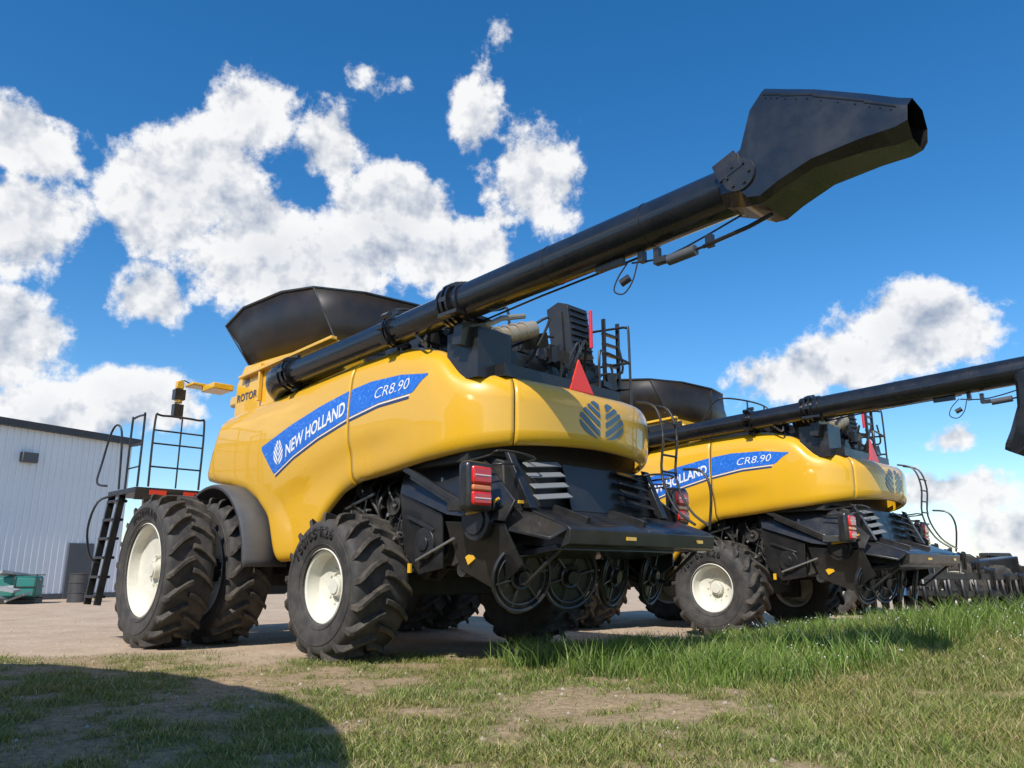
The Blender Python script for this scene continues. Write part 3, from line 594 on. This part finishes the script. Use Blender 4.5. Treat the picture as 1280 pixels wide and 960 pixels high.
for i in range(15):
    a=-1.95+i*.28; top=2.5-.125*i+random.uniform(-.10,.10)
    for r_ in range(4):
        q.lathe([(0,.01),(.26,.0),(.27,-.01),(.26,-.012),(0,-.02)],(a,r_*.75-.2,.24),20,'x'); q.lathe([(0,.01),(.19,.0),(.2,-.01),(.19,-.012),(0,-.02)],(a+.1,r_*.75-.15,top-.25),18,'x'); k.tube([(a,r_*.75,1.0),(a,r_*.75-.1,.7),(a,r_*.75-.3,.55),(a,r_*.75-.2,.25)],.04,6)
        k.tube([(a,r_*.75,1.0),(a+.05,r_*.75+.1,top-.2),(a+.1,r_*.75-.1,top)],.03,6,3); k.box((a+.1,r_*.75-.1,top-.2),(.09,.12,.4),(20,0,0)); k.box((a+.05,r_*.75,top-.8),(.16,.10,.5),(0,random.uniform(-30,30),0))
for i in range(6): k.tube([(-1.9+i*.7,-.2,.6),(-1.7+i*.7,1.9,1.8-.15*i)],.04,6)
k.tube([(-2.0,0,1.0),(-2.0,0,2.6),(-1.9,.1,2.66),(-1.2,.1,2.6),(-1.1,.1,2.5),(-1.1,.1,1.4)],.025,6); k.tube([(-1.55,0,1.0),(-1.55,0,2.62)],.02,6)
k.obj('frame_and_openers',BLK,dd); q.obj('discs',BLK,dd)
k=MB(); k.box((-2.0,-.3,2.3),(.1,.1,.16)); k.box((-1.3,-.3,2.15),(.08,.1,.13)); k.obj('marker_lamps',RED,dd)
k=MB(); k.box((-1.2,-.4,.7),(.45,.3,.3)); k.obj('seed_box',paint('drill_blue',(.02,.12,.3),.4),dd,bevel=.02)

# ------------------------------------------------------------------ unseen bin added behind-left of the viewer, shaped to cast the foreground shadow
gb=empty('added_shadow_bin',(-8.1,-.3,-.02)); mb=MB(); pf=[]
for i in range(81): pf.append((5.6+.012*math.sin(i*math.pi/2),.05*i))
mb.lathe(pf,(0,0,0),96,'z'); mb.obj('shadow_bin_wall',STL,gb); mb=MB(); mb.lathe([(5.72,3.97),(5.6,4.05),(.5,6.6),(.45,6.8),(0,6.85)],(0,0,0),48,'z'); mb.obj('shadow_bin_roof',STL,gb)

# ------------------------------------------------------------------ light, sky
sv=Vector((.42,.9,-1.0)).normalized()
sl=bpy.data.lights.new('sun','SUN'); sl.energy=4.9; sl.angle=R(.5); sl.color=(1,.955,.88); so=bpy.data.objects.new('sun',sl); so.rotation_euler=sv.to_track_quat('-Z','Y').to_euler(); sc.collection.objects.link(so)
w=bpy.data.worlds.new('World'); sc.world=w; w.use_nodes=True; nt=w.node_tree; nt.nodes.clear()
try: w.cycles.sampling_method='MANUAL'; w.cycles.sample_map_resolution=512
except Exception: pass
out=N(nt,'ShaderNodeOutputWorld'); sky=N(nt,'ShaderNodeTexSky',sky_type='NISHITA'); sky.sun_disc=False; sky.sun_elevation=R(45); sky.sun_rotation=R(205); sky.air_density=1.0; sky.dust_density=.3; sky.ozone_density=3.2
hs=N(nt,'ShaderNodeHueSaturation'); hs.inputs['Saturation'].default_value=1.34; hs.inputs['Value'].default_value=1.18; nt.links.new(sky.outputs[0],hs.inputs['Color'])
bg=N(nt,'ShaderNodeBackground'); bg.inputs[1].default_value=.14; nt.links.new(hs.outputs[0],bg.inputs[0])
tc=N(nt,'ShaderNodeTexCoord'); sp=N(nt,'ShaderNodeSeparateXYZ'); nt.links.new(tc.outputs['Generated'],sp.inputs[0])
def M(op,a,b_=None,c=None,clamp=False):
    n=N(nt,'ShaderNodeMath',operation=op); n.use_clamp=clamp
    for i,v in enumerate((a,b_,c)):
        if v is None: continue
        if isinstance(v,(int,float)): n.inputs[i].default_value=v
        else: nt.links.new(v,n.inputs[i])
    return n.outputs[0]
azn=M('MULTIPLY',M('ARCTAN2',sp.outputs[0],sp.outputs[1]),57.2958); eln=M('MULTIPLY',M('ARCSINE',sp.outputs[2]),57.2958)
cb=N(nt,'ShaderNodeCombineXYZ'); nt.links.new(azn,cb.inputs[0]); nt.links.new(eln,cb.inputs[1])
blobs=[(-25.0,25.6,5.8,5.2,1.3),(-18.6,22,7.4,5.4,1.45),(-10.0,25.0,7.4,4.8,1.35),(-14.5,22.5,7.4,4.4,1.3),(-20.6,31.4,3.8,3.2,.85),(-5.0,23.3,6,3.4,1.2),(1.6,28,4.6,5,1.0),(-2.7,33.6,2.4,3.6,.5),(-14.6,29.6,3.4,3.4,.95),
(-35.4,26.4,4.4,2.9,1.05),(-35,21.2,5.,3.8,1.25),(-35,13.9,5.4,4,1.2),(-26.6,17.9,2.8,2.4,.9),(-26,11.6,5.2,2.6,.95),(-32,9.5,4.6,2.8,1.0),
(29,15.4,6.2,3.5,1.3),(20.6,13.5,4.4,2.3,1.1),(25,14.,4,2.6,1.0),(30.1,8.3,1.9,1.1,.7),(29.2,5.0,5,1.8,1.),(33.5,1.6,4.5,2.4,1.0),(-9,34.6,3,1.4,.3),
(55,18,9,4,1),(-60,14,14,6,1),(95,25,14,8,1),(-95,22,14,8,1),(150,26,20,8,1),(-150,25,20,8,1)]
acc=None
for a,e_,ra,re,wt in blobs:
    s1=N(nt,'ShaderNodeVectorMath',operation='SUBTRACT'); nt.links.new(cb.outputs[0],s1.inputs[0]); s1.inputs[1].default_value=(a,e_,0)
    s2=N(nt,'ShaderNodeVectorMath',operation='MULTIPLY'); nt.links.new(s1.outputs[0],s2.inputs[0]); s2.inputs[1].default_value=(1/ra,1/re,0)
    s3=N(nt,'ShaderNodeVectorMath',operation='LENGTH'); nt.links.new(s2.outputs[0],s3.inputs[0])
    v=M('MULTIPLY_ADD',s3.outputs['Value'],-wt,wt); acc=v if acc is None else M('MAXIMUM',acc,v)
acc=M('MAXIMUM',acc,-1.5)
def cn(off,scale=9.,det=9,ro=.62):
    s1=N(nt,'ShaderNodeVectorMath',operation='ADD'); nt.links.new(tc.outputs['Generated'],s1.inputs[0]); s1.inputs[1].default_value=off
    n=N(nt,'ShaderNodeTexNoise'); n.inputs['Scale'].default_value=scale; n.inputs['Detail'].default_value=det; n.inputs['Roughness'].default_value=ro; nt.links.new(s1.outputs[0],n.inputs['Vector']); return n.outputs['Fac']
na=cn((0,0,0),11.,7); nb=cn((-.010,-.01,.022),11.,4)
cov=M('MULTIPLY_ADD',M('SUBTRACT',na,.5),2.9,acc)
mr=N(nt,'ShaderNodeMapRange'); mr.interpolation_type='SMOOTHSTEP'; nt.links.new(cov,mr.inputs[0]); mr.inputs[1].default_value=.02; mr.inputs[2].default_value=.40
lit=M('ADD',M('MULTIPLY',M('SUBTRACT',na,nb),4.4),.82,clamp=True)
lit=M('SUBTRACT',lit,M('MULTIPLY',M('MAXIMUM',M('SUBTRACT',cov,.6),0.),.30),clamp=True)
cm=N(nt,'ShaderNodeMix',data_type='RGBA'); nt.links.new(lit,cm.inputs[0]); cm.inputs[6].default_value=(.34,.41,.54,1); cm.inputs[7].default_value=(.97,.97,.97,1)
bc=N(nt,'ShaderNodeBackground'); nt.links.new(cm.outputs[2],bc.inputs[0]); bc.inputs[1].default_value=1.0
ms=N(nt,'ShaderNodeMixShader'); nt.links.new(M('MULTIPLY',mr.outputs[0],.97),ms.inputs[0]); nt.links.new(bg.outputs[0],ms.inputs[1]); nt.links.new(bc.outputs[0],ms.inputs[2]); nt.links.new(ms.outputs[0],out.inputs[0])
# ------------------------------------------------------------------ camera
cd=bpy.data.cameras.new('camera'); cd.sensor_width=36; cd.lens=27.03; cd.clip_end=6000; cd.clip_start=.05
co_=bpy.data.objects.new('camera',cd); co_.location=(0,0,1.0); co_.rotation_euler=(R(103.6),0,0); sc.collection.objects.link(co_); sc.camera=co_
print('done',len(bpy.data.objects))
